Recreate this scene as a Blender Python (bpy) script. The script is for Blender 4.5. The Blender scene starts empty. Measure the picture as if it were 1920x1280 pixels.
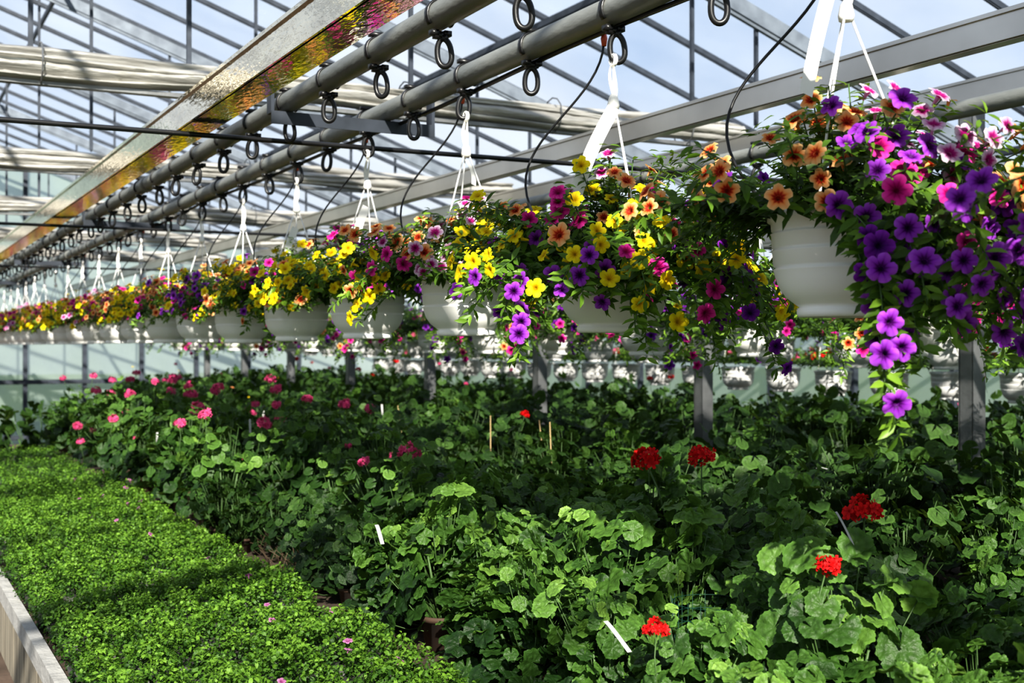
import bpy, math, random
import numpy as np
from mathutils import Vector
rng = np.random.default_rng(7); random.seed(7)
EYE = 1.65
YAW = math.radians(27.85)
FW = np.array([math.sin(YAW), math.cos(YAW), 0]); RT = np.array([math.cos(YAW), -math.sin(YAW), 0])
SUN = np.array([-.30, -.74, .50]); SUN = SUN/np.linalg.norm(SUN)
COL = bpy.context.scene.collection

# ---------------------------------------------------------------- materials
def newmat(name):
    m = bpy.data.materials.new(name); m.use_nodes = True
    nt = m.node_tree; nt.nodes.clear()
    return m, nt
def N(nt, t, **k):
    n = nt.nodes.new(t)
    for a, b in k.items(): setattr(n, a, b)
    return n
def ramp(nt, stops):
    r = N(nt, 'ShaderNodeValToRGB'); e = r.color_ramp.elements
    while len(e) < len(stops): e.new(.5)
    for i, (p, c) in enumerate(stops):
        e[i].position = p; e[i].color = (*c, 1)
    return r
def simple(name, c1, c2=None, rough=.5, metal=0, scale=8, bump=0, bscale=60, spec=.5, stretch=None, detail=4):
    m, nt = newmat(name); L = nt.links
    out = N(nt, 'ShaderNodeOutputMaterial'); b = N(nt, 'ShaderNodeBsdfPrincipled')
    L.new(b.outputs[0], out.inputs[0])
    b.inputs['Roughness'].default_value = rough; b.inputs['Metallic'].default_value = metal
    b.inputs['Specular IOR Level'].default_value = spec
    tc = N(nt, 'ShaderNodeTexCoord'); mp = N(nt, 'ShaderNodeMapping'); L.new(tc.outputs['Object'], mp.inputs[0])
    if stretch: mp.inputs['Scale'].default_value = stretch
    no = N(nt, 'ShaderNodeTexNoise'); no.inputs['Scale'].default_value = scale; no.inputs['Detail'].default_value = detail
    L.new(mp.outputs[0], no.inputs[0])
    r = ramp(nt, [(.3, c1), (.7, c2 or c1)]); L.new(no.outputs[0], r.inputs[0]); L.new(r.outputs[0], b.inputs['Base Color'])
    if bump:
        n2 = N(nt, 'ShaderNodeTexNoise'); n2.inputs['Scale'].default_value = bscale; L.new(mp.outputs[0], n2.inputs[0])
        bp = N(nt, 'ShaderNodeBump'); bp.inputs['Strength'].default_value = bump; bp.inputs['Distance'].default_value = .01
        L.new(n2.outputs[0], bp.inputs['Height']); L.new(bp.outputs[0], b.inputs['Normal'])
    return m
def leafmat(name, cols, trans=.3, rough=.42, tcol=(.23, .38, .045), zone=None, spec=.35):
    m, nt = newmat(name); L = nt.links
    out = N(nt, 'ShaderNodeOutputMaterial'); b = N(nt, 'ShaderNodeBsdfPrincipled')
    b.inputs['Roughness'].default_value = rough; b.inputs['Specular IOR Level'].default_value = spec
    at = N(nt, 'ShaderNodeAttribute', attribute_name='rnd')
    n = len(cols); r = ramp(nt, [(i/(n-1), c) for i, c in enumerate(cols)])
    L.new(at.outputs['Fac'], r.inputs[0]); src = r.outputs[0]
    if zone:
        a2 = N(nt, 'ShaderNodeAttribute', attribute_name='rad')
        r2 = ramp(nt, [(0, (.75,)*3), (.45, (1,)*3), (.62, (.72,)*3), (.8, (1.0,)*3), (1, (1.3,)*3)]); L.new(a2.outputs['Fac'], r2.inputs[0])
        mx = N(nt, 'ShaderNodeMix', data_type='RGBA', blend_type='MULTIPLY'); mx.inputs[0].default_value = 1
        L.new(src, mx.inputs[6]); L.new(r2.outputs[0], mx.inputs[7]); src = mx.outputs[2]
        tc = N(nt, 'ShaderNodeTexCoord'); no = N(nt, 'ShaderNodeTexNoise'); no.inputs['Scale'].default_value = 90; L.new(tc.outputs['Object'], no.inputs[0])
        bp = N(nt, 'ShaderNodeBump'); bp.inputs['Strength'].default_value = .5; bp.inputs['Distance'].default_value = .008
        L.new(no.outputs[0], bp.inputs['Height']); L.new(bp.outputs[0], b.inputs['Normal'])
    L.new(src, b.inputs['Base Color'])
    t = N(nt, 'ShaderNodeBsdfTranslucent')
    mx2 = N(nt, 'ShaderNodeMix', data_type='RGBA', blend_type='MIX'); mx2.inputs[0].default_value = .5
    L.new(src, mx2.inputs[6]); mx2.inputs[7].default_value = (*tcol, 1); L.new(mx2.outputs[2], t.inputs[0])
    ms = N(nt, 'ShaderNodeMixShader'); ms.inputs[0].default_value = trans
    L.new(b.outputs[0], ms.inputs[1]); L.new(t.outputs[0], ms.inputs[2]); L.new(ms.outputs[0], out.inputs[0])
    return m
def petal(name, stops, trans=.35):
    m, nt = newmat(name); L = nt.links
    out = N(nt, 'ShaderNodeOutputMaterial'); b = N(nt, 'ShaderNodeBsdfPrincipled'); b.inputs['Roughness'].default_value = .6
    b.inputs['Specular IOR Level'].default_value = .2
    at = N(nt, 'ShaderNodeAttribute', attribute_name='rad'); a2 = N(nt, 'ShaderNodeAttribute', attribute_name='rnd')
    # 'rnd' carries the petal vein pattern : pushes the lookup towards the throat colour
    ml = N(nt, 'ShaderNodeMath', operation='MULTIPLY_ADD'); L.new(a2.outputs['Fac'], ml.inputs[0]); ml.inputs[1].default_value = -.16; L.new(at.outputs['Fac'], ml.inputs[2])
    r = ramp(nt, stops); L.new(ml.outputs[0], r.inputs[0]); L.new(r.outputs[0], b.inputs['Base Color'])
    t = N(nt, 'ShaderNodeBsdfTranslucent'); L.new(r.outputs[0], t.inputs[0])
    ms = N(nt, 'ShaderNodeMixShader'); ms.inputs[0].default_value = trans
    L.new(b.outputs[0], ms.inputs[1]); L.new(t.outputs[0], ms.inputs[2]); L.new(ms.outputs[0], out.inputs[0])
    return m
def glass(name, tint, trans, rough_col, scale=1.2):
    m, nt = newmat(name); L = nt.links
    out = N(nt, 'ShaderNodeOutputMaterial')
    tr = N(nt, 'ShaderNodeBsdfTransparent'); tr.inputs[0].default_value = (*tint, 1)
    di = N(nt, 'ShaderNodeBsdfTranslucent'); di.inputs[0].default_value = (*rough_col, 1)
    d2 = N(nt, 'ShaderNodeBsdfDiffuse'); d2.inputs[0].default_value = (*rough_col, 1)
    m0 = N(nt, 'ShaderNodeMixShader'); m0.inputs[0].default_value = .35; L.new(di.outputs[0], m0.inputs[1]); L.new(d2.outputs[0], m0.inputs[2])
    tc = N(nt, 'ShaderNodeTexCoord'); no = N(nt, 'ShaderNodeTexNoise'); no.inputs['Scale'].default_value = scale; no.inputs['Detail'].default_value = 6
    L.new(tc.outputs['Object'], no.inputs[0])
    mr = N(nt, 'ShaderNodeMapRange'); mr.inputs[1].default_value = .35; mr.inputs[2].default_value = .7
    mr.inputs[3].default_value = max(.0,1-trans-.07); mr.inputs[4].default_value = min(1, 1-trans+.16)
    L.new(no.outputs[0], mr.inputs[0])
    ms = N(nt, 'ShaderNodeMixShader'); L.new(mr.outputs[0], ms.inputs[0]); L.new(tr.outputs[0], ms.inputs[1]); L.new(m0.outputs[0], ms.inputs[2])
    L.new(ms.outputs[0], out.inputs[0])
    return m
M = {}
M['alu'] = simple('aluminium', (.38, .36, .33), (.56, .54, .50), .28, 1, 2, .02, 30)
M['mirror'] = simple('polished_aluminium', (.56, .50, .38), (.80, .73, .56), .06, 1, 5, .09, 22, stretch=(3, 1.0, 3))  # gold tint in the base colour stands in for reflected yellow flowers
M['alu_dull'] = simple('dull_aluminium', (.14, .145, .15), (.27, .275, .28), .45, .7, 5, .1, 60)
M['galv'] = simple('galvanised_steel', (.12, .14, .17), (.20, .23, .27), .5, .3, 9, .1, 80)
M['darksteel'] = simple('dark_roof_bar', (.022, .028, .038), (.05, .06, .08), .5, .2, 9)
M['pipe'] = simple('grey_painted_pipe', (.13, .14, .135), (.24, .245, .225), .45, .1, 6, .25, 50, stretch=(1, .4, 1))
M['blackplastic'] = simple('black_plastic', (.006, .006, .007), (.011, .011, .012), .35)
M['redplastic'] = simple('orange_red_plastic', (.55, .08, .03), (.6, .1, .04), .4)
M['whiteplastic'] = simple('white_plastic', (.88, .87, .84), (.93, .92, .89), .38, 0, 5, .06, 25)
M['shadedplastic'] = simple('shaded_white_plastic', (.66, .66, .65), (.70, .70, .69), .5, 0, 3)  # white plastic of the rear pots, their shade put into a greyer colour
M['tag'] = simple('white_label', (.76, .76, .74), (.84, .84, .82), .5, 0, 5)
M['plabel'] = simple('plant_label_plastic', (.42, .42, .40), (.52, .52, .50), .5, 0, 5)
M['soil'] = simple('soil', (.03, .02, .012), (.07, .045, .03), .95, 0, 40, .6, 90)
M['blackpot'] = simple('dark_nursery_pot', (.03, .03, .03), (.05, .045, .04), .6)
M['terra'] = simple('brown_nursery_pot', (.05, .03, .02), (.09, .05, .03), .8, 0, 12)
M['curtain'] = simple('silver_screen_fabric', (.24, .235, .22), (.58, .565, .53), .38, .4, 9, .7, 30, stretch=(.25, 2.2, 2.2), detail=6)
M['floor'] = simple('earth_floor', (.05, .033, .022), (.11, .075, .055), .9, 0, 3, .5, 30)
M['ground'] = simple('outdoor_grass', (.05, .09, .03), (.10, .15, .05), .95, 0, 2)
M['concrete'] = simple('pale_concrete', (.26, .255, .245), (.42, .41, .39), .85, 0, 12, .5, 60)
M['board'] = simple('weathered_board', (.14, .12, .09), (.34, .30, .23), .8, 0, 6, .5, 30, stretch=(1, 6, .5))
M['darkboard'] = simple('dark_tray_edge', (.012, .011, .010), (.03, .027, .024), .8, 0, 6)
M['bamboo'] = simple('bamboo', (.32, .22, .10), (.42, .31, .15), .6, 0, 12)
M['net'] = simple('green_netting', (.0, .03, .02), (.0, .05, .03), .6)
M['roofglass'] = glass('roof_glass', (.97, .985, 1.0), .88, (.84, .90, .96), .9)
M['wallglass'] = glass('wall_panel', (.78, .84, .81), .35, (.48, .57, .52), 2.5)
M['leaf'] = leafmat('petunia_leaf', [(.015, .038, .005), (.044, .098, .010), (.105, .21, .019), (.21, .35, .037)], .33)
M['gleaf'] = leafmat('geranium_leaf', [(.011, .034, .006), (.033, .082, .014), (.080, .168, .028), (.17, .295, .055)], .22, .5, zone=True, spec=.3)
M['dleaf'] = leafmat('dark_shaded_geranium_leaf', [(.006, .018, .004), (.015, .040, .008), (.035, .080, .015), (.068, .135, .028)], .2, .5, zone=True, spec=.25)  # geranium greens darkened, the middle benches' shade is put into the colour
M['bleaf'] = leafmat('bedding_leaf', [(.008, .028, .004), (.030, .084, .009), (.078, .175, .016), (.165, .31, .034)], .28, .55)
M['stem'] = simple('green_stem', (.04, .085, .018), (.06, .12, .03), .55)
M['dry'] = simple('dry_stem', (.045, .028, .015), (.085, .055, .028), .8)
FC = {
 'yellow': petal('yellow_petal', [(0, (.35, .20, 0)), (.25, (.74, .46, .004)), (.6, (.90, .72, .008)), (1, (.94, .80, .018))]),
 'orange': petal('orange_petal', [(0, (.12, .01, .0)), (.30, (.50, .03, .01)), (.46, (.88, .28, .07)), (1, (.95, .62, .30))]),
 'purple': petal('purple_petal', [(0, (.02, .0, .03)), (.25, (.08, .0, .13)), (.5, (.28, .025, .48)), (1, (.45, .10, .68))]),
 'magenta': petal('magenta_petal', [(0, (.12, .0, .03)), (.35, (.40, .0, .14)), (.6, (.74, .02, .32)), (1, (.86, .08, .44))]),
 'pink': petal('pink_white_petal', [(0, (.25, .0, .10)), (.38, (.42, .01, .20)), (.60, (.70, .34, .58)), (1, (.88, .78, .86))]),
 'violet': petal('dark_violet_petal', [(0, (.01, .0, .02)), (.4, (.09, .0, .18)), (1, (.27, .025, .45))]),
 'red': petal('red_petal', [(0, (.35, 0, 0)), (1, (.75, .010, .012))], .2),
 'rose': petal('rose_petal', [(0, (.5, .03, .12)), (1, (.88, .13, .34))], .25),
 'salmon': petal('coral_petal', [(0, (.5, .03, .02)), (1, (.80, .05, .05))], .25),
 'mauve': petal('mauve_petal', [(0, (.2, .02, .12)), (1, (.50, .22, .42))], .25),
}
FN = list(FC.keys())

# ---------------------------------------------------------------- mesh builder
class MB:
    def __init__(s): s.V=[]; s.F=[]; s.M=[]; s.R=[]; s.A=[]; s.n=0
    def add(s, V, F, mi=0, rnd=.5, rad=None):
        V = np.asarray(V, float); k = len(V)
        s.V.append(V); o = s.n
        s.F += [tuple(i+o for i in f) for f in F]; s.M += [mi]*len(F)
        s.R.append(np.full(k, rnd) if np.isscalar(rnd) else rnd); s.A.append(np.zeros(k) if rad is None else np.asarray(rad, float)); s.n += k
    def scatter(s, T, P, R, S, mi=0, rnd=None):
        V, F, rad = T[:3]; P=np.asarray(P,float); S=np.asarray(S,float); k=len(V); n=len(P)
        if n == 0: return
        W = np.einsum('nij,kj->nki', R, V)*S[:,None,None] + P[:,None,:]
        s.V.append(W.reshape(-1,3)); o = s.n
        mis = [mi]*n if np.isscalar(mi) else mi
        for i in range(n):
            b = o+i*k
            for f in F: s.F.append(tuple(b+j for j in f)); s.M.append(mis[i])
        if len(T) > 3: s.R.append(np.tile(T[3], n))
        else:
            if rnd is None: rnd = rng.random(n)
            s.R.append(np.repeat(rnd, k))
        s.A.append(np.tile(rad, n)); s.n += n*k
    def mesh(s, name, mats, smooth=True):
        me = bpy.data.meshes.new(name)
        V = np.concatenate(s.V); me.from_pydata(V.tolist(), [], s.F)
        for m in mats: me.materials.append(m)
        me.polygons.foreach_set('material_index', s.M)
        if smooth: me.polygons.foreach_set('use_smooth', [True]*len(s.F))
        for nm, d in (('rnd', s.R), ('rad', s.A)):
            a = me.attributes.new(nm, 'FLOAT', 'POINT'); a.data.foreach_set('value', np.concatenate(d).astype(np.float32))
        me.update(); return me
def box(mb, c, d, mi=0):
    c=np.array(c,float); d=np.array(d,float)/2
    V=[c+d*np.array(s) for s in [(-1,-1,-1),(1,-1,-1),(1,1,-1),(-1,1,-1),(-1,-1,1),(1,-1,1),(1,1,1),(-1,1,1)]]
    mb.add(V,[(0,3,2,1),(4,5,6,7),(0,1,5,4),(1,2,6,5),(2,3,7,6),(3,0,4,7)],mi)
def beam(mb, p0, p1, w, h, mi=0):
    p0=np.array(p0,float); p1=np.array(p1,float); d=p1-p0; d/=np.linalg.norm(d)
    up=np.array([0,0,1.]) if abs(d[2])<.95 else np.array([0,1.,0])
    x=np.cross(d,up); x/=np.linalg.norm(x); u=np.cross(x,d)
    V=[p+x*a*w/2+u*b*h/2 for p in (p0,p1) for a,b in ((-1,-1),(1,-1),(1,1),(-1,1))]
    mb.add(V,[(0,1,2,3),(4,7,6,5),(0,4,5,1),(1,5,6,2),(2,6,7,3),(3,7,4,0)],mi)
def tube(mb, pts, r, n=6, mi=0, closed=False, rnd=.5, ex=1):
    P=np.array(pts,float); k=len(P); rr=np.full(k,r) if np.isscalar(r) else np.array(r)
    V=[]; pu=None
    for i in range(k):
        if closed: d=P[(i+1)%k]-P[i-1]
        else: d=P[min(i+1,k-1)]-P[max(i-1,0)]
        d=d/(np.linalg.norm(d)+1e-9)
        if pu is None:
            up=np.array([0,0,1.]) if abs(d[2])<.9 else np.array([0,1.,0])
        else: up=pu
        x=np.cross(d,up); x/=np.linalg.norm(x)+1e-9; u=np.cross(x,d); pu=u
        for j in range(n):
            a=2*math.pi*j/n; V.append(P[i]+rr[i]*(x*math.cos(a)*ex+u*math.sin(a)))
    F=[]
    for i in range(k if closed else k-1):
        for j in range(n):
            a=i*n+j; b=i*n+(j+1)%n; i2=((i+1)%k)*n
            F.append((a,b,i2+(j+1)%n,i2+j))
    if not closed:
        F.append(tuple(range(n-1,-1,-1))); F.append(tuple((k-1)*n+j for j in range(n)))
    mb.add(V,F,mi,rnd)
def lathe(mb, prof, n=40, mi=0, c=(0,0,0)):
    V=[]; 
    for r,z in prof:
        for j in range(n):
            a=2*math.pi*j/n; V.append((c[0]+r*math.cos(a),c[1]+r*math.sin(a),c[2]+z))
    F=[]
    for i in range(len(prof)-1):
        for j in range(n):
            F.append((i*n+j,i*n+(j+1)%n,(i+1)*n+(j+1)%n,(i+1)*n+j))
    mb.add(V,F,mi)
def obj(name, data, parent=None, loc=(0,0,0), **kw):
    o = bpy.data.objects.new(name, data); COL.objects.link(o); o.location=loc
    if parent: o.parent=parent
    for k,v in kw.items(): o[k]=v
    return o
def copytree(root, loc, rotz=0, scale=1, label=None):
    def rec(o, par):
        c=o.copy(); COL.objects.link(c)
        if par: c.parent=par; c.matrix_parent_inverse=o.matrix_parent_inverse.copy()
        for ch in list(o.children): rec(ch,c)
        return c
    c=rec(root,None); c.location=loc; c.rotation_euler=(0,0,rotz); c.scale=(scale,)*3
    if label: c['label']=label
    return c
def frames(n, f):
    n=np.asarray(n,float); f=np.asarray(f,float)
    n=n/np.linalg.norm(n,axis=1,keepdims=True)
    x=np.cross(f,n); x/=np.linalg.norm(x,axis=1,keepdims=True)+1e-9; y=np.cross(n,x)
    return np.stack([x,y,n],axis=2)

# ---------------------------------------------------------------- templates
T_leaf=(np.array([(0,0,0),(-.16,.33,.04),(0,.36,-.02),(.16,.33,.04),(-.14,.68,.01),(0,.7,-.05),(.14,.68,.01),(0,1,-.16)]),
        [(0,3,2),(0,2,1),(1,2,5,4),(2,3,6,5),(4,5,7),(5,6,7)], np.zeros(8))
T_round=(np.array([(0,0,0),(-.20,.25,.12),(0,.3,-.04),(.20,.25,.12),(-.34,.6,.06),(0,.62,.10),(.34,.6,.06),(-.24,1.0,-.2),(.24,1.0,-.2),(0,.84,-.05)]),
        [(0,3,2),(0,2,1),(1,2,5,4),(2,3,6,5),(4,5,9,7),(5,6,8,9)], np.zeros(10))
def ger_leaf(n=46, seed=0):
    g=np.random.default_rng(seed)
    V=[(0,0,0)]; rad=[0]
    th=np.linspace(math.radians(-170),math.radians(170),n); ph=g.random(3)*6
    for q in (.3,.65,1.0):
        for t in th:
            lob=1-.085*abs(math.sin(3.5*t+math.pi/2))**1.5 - (.032*(math.cos(21*t)) if (q==1 and n>40) else 0)
            r=q*(lob if q>.5 else 1)
            fold=.06*q*math.cos(7*t)+.09*q*q*math.sin(2*t+ph[0])+.05*q*q*math.sin(5*t+ph[1])
            z=.30*q-.20*q*q+fold-(.06 if q==1 else 0)*(.5+.5*math.cos(3*t+ph[2]))
            V.append((r*math.sin(t),r*math.cos(t),z)); rad.append(q)
    F=[(0,1+i+1,1+i) for i in range(n-1)]
    for k in range(2):
        a=1+k*n; b=a+n
        F+=[(a+i,a+i+1,b+i+1,b+i) for i in range(n-1)]
    return (np.array(V),[f[::-1] for f in F],np.array(rad,float))
T_gers=[ger_leaf(64,i) for i in range(3)]; T_ger_lo=[ger_leaf(17,i) for i in range(2)]
def petunia(n=30, ruffle=.07, seed=0):
    r0=np.random.default_rng(seed); V=[(0,0,-.55)]; rad=[0]; ve=[0]
    ph=r0.random()*6
    for q,z in ((.13,-.3),(.26,-.08),(.5,.03),(.8,.07),(1,.02)):
        for j in range(n):
            t=2*math.pi*j/n; c_=abs(math.cos(2.5*t)); lob=1-(.34*(1-c_**.42))*(q**2)
            rf=ruffle*q*q*math.sin(5*t+ph)+ruffle*.6*q*q*r0.normal()-.18*q**3*(.5+.5*math.cos(t+ph))+.07*q*c_
            V.append((q*lob*math.cos(t),q*lob*math.sin(t),z+rf)); rad.append(q); ve.append(1.0 if (c_>.93 or c_<.25) and q>.2 else 0)
    F=[(0,1+j,1+(j+1)%n) for j in range(n)]
    for k in range(4):
        a=1+k*n; b=a+n
        F+=[(a+j,b+j,b+(j+1)%n,a+(j+1)%n) for j in range(n)]
    o=len(V)
    for q,z in ((.2,-.16),(.1,-.95)):
        for j in range(8):
            t=2*math.pi*j/8; V.append((q*math.cos(t),q*math.sin(t),z)); rad.append(.6); ve.append(0)
    F+=[(o+j,o+8+j,o+8+(j+1)%8,o+(j+1)%8) for j in range(8)]
    return (np.array(V),F,np.array(rad,float),np.array(ve,float))
T_pet=[petunia(40,.09,i) for i in range(4)]
T_petlo=petunia(20,.09,9)

def umbel(mi=0, n=34, R=.042, seed=0):
    mb=MB(); g=np.random.default_rng(seed)
    V=[];F=[];rad=[]
    for p in range(5):
        t=2*math.pi*p/5; c,s_=math.cos(t),math.sin(t); b=len(V)
        for (x,y,z,q) in ((0.02,0,-.1,0),(.5,-.32,.05,.5),(.62,0,.0,.5),(.5,.32,.05,.5),(1,-.27,.12,1),(1.06,0,.04,1),(1,.27,.12,1)):
            V.append((x*c-y*s_,x*s_+y*c,z)); rad.append(q)
        F+=[(b,b+1,b+2),(b,b+2,b+3),(b+1,b+4,b+5,b+2),(b+2,b+5,b+6,b+3)]
    T=(np.array(V),F,np.array(rad),np.zeros(len(V)))
    d=g.normal(size=(n,3)); d[:,2]=np.abs(d[:,2])*1.0-.5; d/=np.linalg.norm(d,axis=1,keepdims=True)
    P=d*R*(.78+.28*g.random((n,1)))*np.array([1,1,.8])
    mb.scatter(T,P,frames(d+g.normal(size=(n,3))*.3,g.normal(size=(n,3))),g.uniform(.012,.019,n)*R/.042,mi)
    return mb

# ---------------------------------------------------------------- world, sun, camera
sc=bpy.context.scene
w=bpy.data.worlds.new('World'); sc.world=w; w.use_nodes=True; nt=w.node_tree; nt.nodes.clear()
out=N(nt,'ShaderNodeOutputWorld'); bg=N(nt,'ShaderNodeBackground'); tc=N(nt,'ShaderNodeTexCoord'); sp=N(nt,'ShaderNodeSeparateXYZ')
nt.links.new(tc.outputs['Generated'],sp.inputs[0])
r=ramp(nt,[(0,(.58,.65,.74)),(.12,(.52,.65,.84)),(.35,(.36,.52,.80)),(.6,(.15,.25,.46)),(1,(.11,.19,.38))]); nt.links.new(sp.outputs[2],r.inputs[0])
no=N(nt,'ShaderNodeTexNoise'); no.inputs['Scale'].default_value=3.2; no.inputs['Detail'].default_value=7; nt.links.new(tc.outputs['Generated'],no.inputs[0])
cr=ramp(nt,[(.38,(0,0,0)),(.62,(.8,.8,.8))]); nt.links.new(no.outputs[0],cr.inputs[0])
mx=N(nt,'ShaderNodeMix',data_type='RGBA'); nt.links.new(cr.outputs[0],mx.inputs[0]); nt.links.new(r.outputs[0],mx.inputs[6]); mx.inputs[7].default_value=(.84,.89,.96,1)
nt.links.new(mx.outputs[2],bg.inputs[0]); bg.inputs[1].default_value=.9; nt.links.new(bg.outputs[0],out.inputs[0])
sl=bpy.data.lights.new('sun','SUN'); sl.energy=11.5; sl.angle=math.radians(.5); sl.color=(1,.94,.83)
so=bpy.data.objects.new('sun',sl); COL.objects.link(so); so.location=(-8,-5,12); so.rotation_euler=Vector(SUN.tolist()).to_track_quat('Z','Y').to_euler()
cam=bpy.data.cameras.new('camera'); cam.lens=42.94; cam.sensor_width=36; co=bpy.data.objects.new('camera',cam); COL.objects.link(co)
co.location=(0,0,EYE); co.rotation_euler=(math.radians(90.2),0,-YAW); sc.camera=co
cam.dof.use_dof=True; cam.dof.focus_distance=2.9; cam.dof.aperture_fstop=5.6
sc.view_settings.view_transform='Standard'
for lk in ('Medium High Contrast','None'):
    try: sc.view_settings.look=lk; break
    except Exception: pass

# ---------------------------------------------------------------- shell
XW,XE,YS,YN,RX=-11,9,-8,22,-1
def zr(x): return EYE+4.0-.35*x if x>=RX else EYE+4.35+.35*(x-RX)
def single(name, build, mats, smooth=False, **kw):
    mb=MB(); build(mb); return obj(name, mb.mesh(name,mats,smooth), **kw)
def quad(mb,a,b,c,d): mb.add([a,b,c,d],[(0,1,2,3)])
single('floor',lambda m:box(m,((XW+XE)/2,(YS+YN)/2,-.05),(XE-XW,YN-YS,.1)),[M['floor']],kind='structure',label='brown earth greenhouse floor')
single('ground',lambda m:quad(m,(-80,-80,-.12),(80,-80,-.12),(80,80,-.12),(-80,80,-.12)),[M['ground']],kind='structure',label='grass ground outside the greenhouse')
single('ceiling',lambda m:(quad(m,(RX,YS,zr(RX)),(XE,YS,zr(XE)),(XE,YN,zr(XE)),(RX,YN,zr(RX))),quad(m,(XW,YS,zr(XW)),(RX,YS,zr(RX)),(RX,YN,zr(RX)),(XW,YN,zr(XW)))),[M['roofglass']],kind='structure',label='sloping glass greenhouse roof panes')
def gable(y): return lambda m: m.add([(XW,y,0),(XE,y,0),(XE,y,zr(XE)),(RX,y,zr(RX)),(XW,y,zr(XW))],[(0,1,2,3,4)])
for nm,y in (('wall_north',YN),('wall_south',YS)): single(nm,gable(y),[M['wallglass']],kind='structure',label='pale green translucent greenhouse end wall')
for nm,x in (('wall_east',XE),('wall_west',XW)): single(nm,lambda m:quad(m,(x,YS,0),(x,YN,0),(x,YN,zr(x)),(x,YS,zr(x))),[M['wallglass']],kind='structure',label='pale green translucent greenhouse side wall')

def bars(name, items, mat, w_, h_, label, cat, group):
    for p0,p1 in items:
        p0=np.array(p0,float); p1=np.array(p1,float); c=(p0+p1)/2
        mb=MB(); beam(mb,p0-c,p1-c,w_,h_)
        off=np.array([0,0,-h_*.62]); beam(mb,p0-c+off,p1-c+off,w_*.55,h_*.3)
        obj(name,mb.mesh(name,[mat],False),loc=c,label=label,category=cat,group=group)
ys=np.arange(YS+.3,YN,.74)
bars('glazing_bar',[((RX,y,zr(RX)-.04),(XE,y,zr(XE)-.04)) for y in ys],M['darksteel'],.028,.036,'thin dark metal glazing bar sloping under the roof glass','roof bar','roof glazing bars')
bars('glazing_bar',[((RX,y,zr(RX)-.04),(XW,y,zr(XW)-.04)) for y in ys[::2]],M['darksteel'],.028,.036,'thin dark metal glazing bar sloping under the roof glass','roof bar','roof glazing bars')
bars('purlin',[((x,YS,zr(x)-.09),(x,YN,zr(x)-.09)) for x in (-9,-5,-.9,1.6,4.4,7.2)],M['darksteel'],.03,.045,'dark steel roof purlin running along the greenhouse','roof beam','roof purlins')
TY=[-6,-3,0,3,6,9,12,15,18,21]
bars('roof_rafter',[((RX,y+.12,zr(RX)-.17),(XE,y+.12,zr(XE)-.17)) for y in TY],M['galv'],.05,.10,'galvanised steel roof truss rafter','roof beam','truss rafters')
bars('roof_rafter',[((RX,y+.12,zr(RX)-.17),(XW,y+.12,zr(XW)-.17)) for y in TY],M['galv'],.05,.10,'galvanised steel roof truss rafter','roof beam','truss rafters')
vx=[.68,1.42,2.62,4.5,5.0,7.2]
bars('truss_post',[((x,y+.14,EYE+(1.40 if x<5.1 else .95)),(x,y+.14,zr(x)-.2)) for y in TY if y>1 for x in vx],M['darksteel'],.022,.022,'thin vertical steel truss member','roof strut','truss struts')

bars('wall_post',[((x,YN-.08,0),(x,YN-.08,zr(x)-.1)) for x in np.arange(-10,9.1,.95)],M['darksteel'],.07,.07,'dark steel post framing the end wall','wall post','end wall posts')
bars('wall_rail',[((XW,YN-.15,z),(XE,YN-.15,z)) for z in (.12,1.05,2.1)],M['darksteel'],.05,.06,'dark horizontal rail across the end wall','wall rail','wall rails')
bars('wall_post',[((XE-.08,y,0),(XE-.08,y,zr(XE)-.1)) for y in np.arange(-1,22,1.3)],M['darksteel'],.06,.06,'dark steel post framing the side wall','wall post','side wall posts')
bars('wall_rail',[((XE-.15,YS,z),(XE-.15,YN,z)) for z in (.9,2.3)],M['darksteel'],.05,.05,'dark horizontal rail along the side wall','wall rail','wall rails')

def channel(mb, y0, y1, H=.15, W=.10, t=.006):
    box(mb,(0,(y0+y1)/2,H/2),(t,y1-y0,H)); box(mb,(W/2,(y0+y1)/2,0),(W,y1-y0,t)); box(mb,(W/2,(y0+y1)/2,H),(W,y1-y0,t))
    box(mb,(-.005,(y0+y1)/2,H-.006),(.012,y1-y0,.012)); box(mb,(-.004,(y0+y1)/2,.005),(.012,y1-y0,.010)); box(mb,(W,(y0+y1)/2,.008),(t,y1-y0,.02))
for x,h,H,W,mt in ((1.0,.78,.11,.105,'mirror'),(2.75,.835,.085,.045,'alu'),(4.05,1.02,.085,.045,'alu'),(6.2,.80,.10,.06,'alu')):
    single('aluminium_beam',lambda m:channel(m,-2,20,H,W),[M[mt]],loc=(x,0,EYE+h),label='shiny aluminium channel beam running above the hanging baskets',category='metal beam',group='aluminium channel beams')

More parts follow.
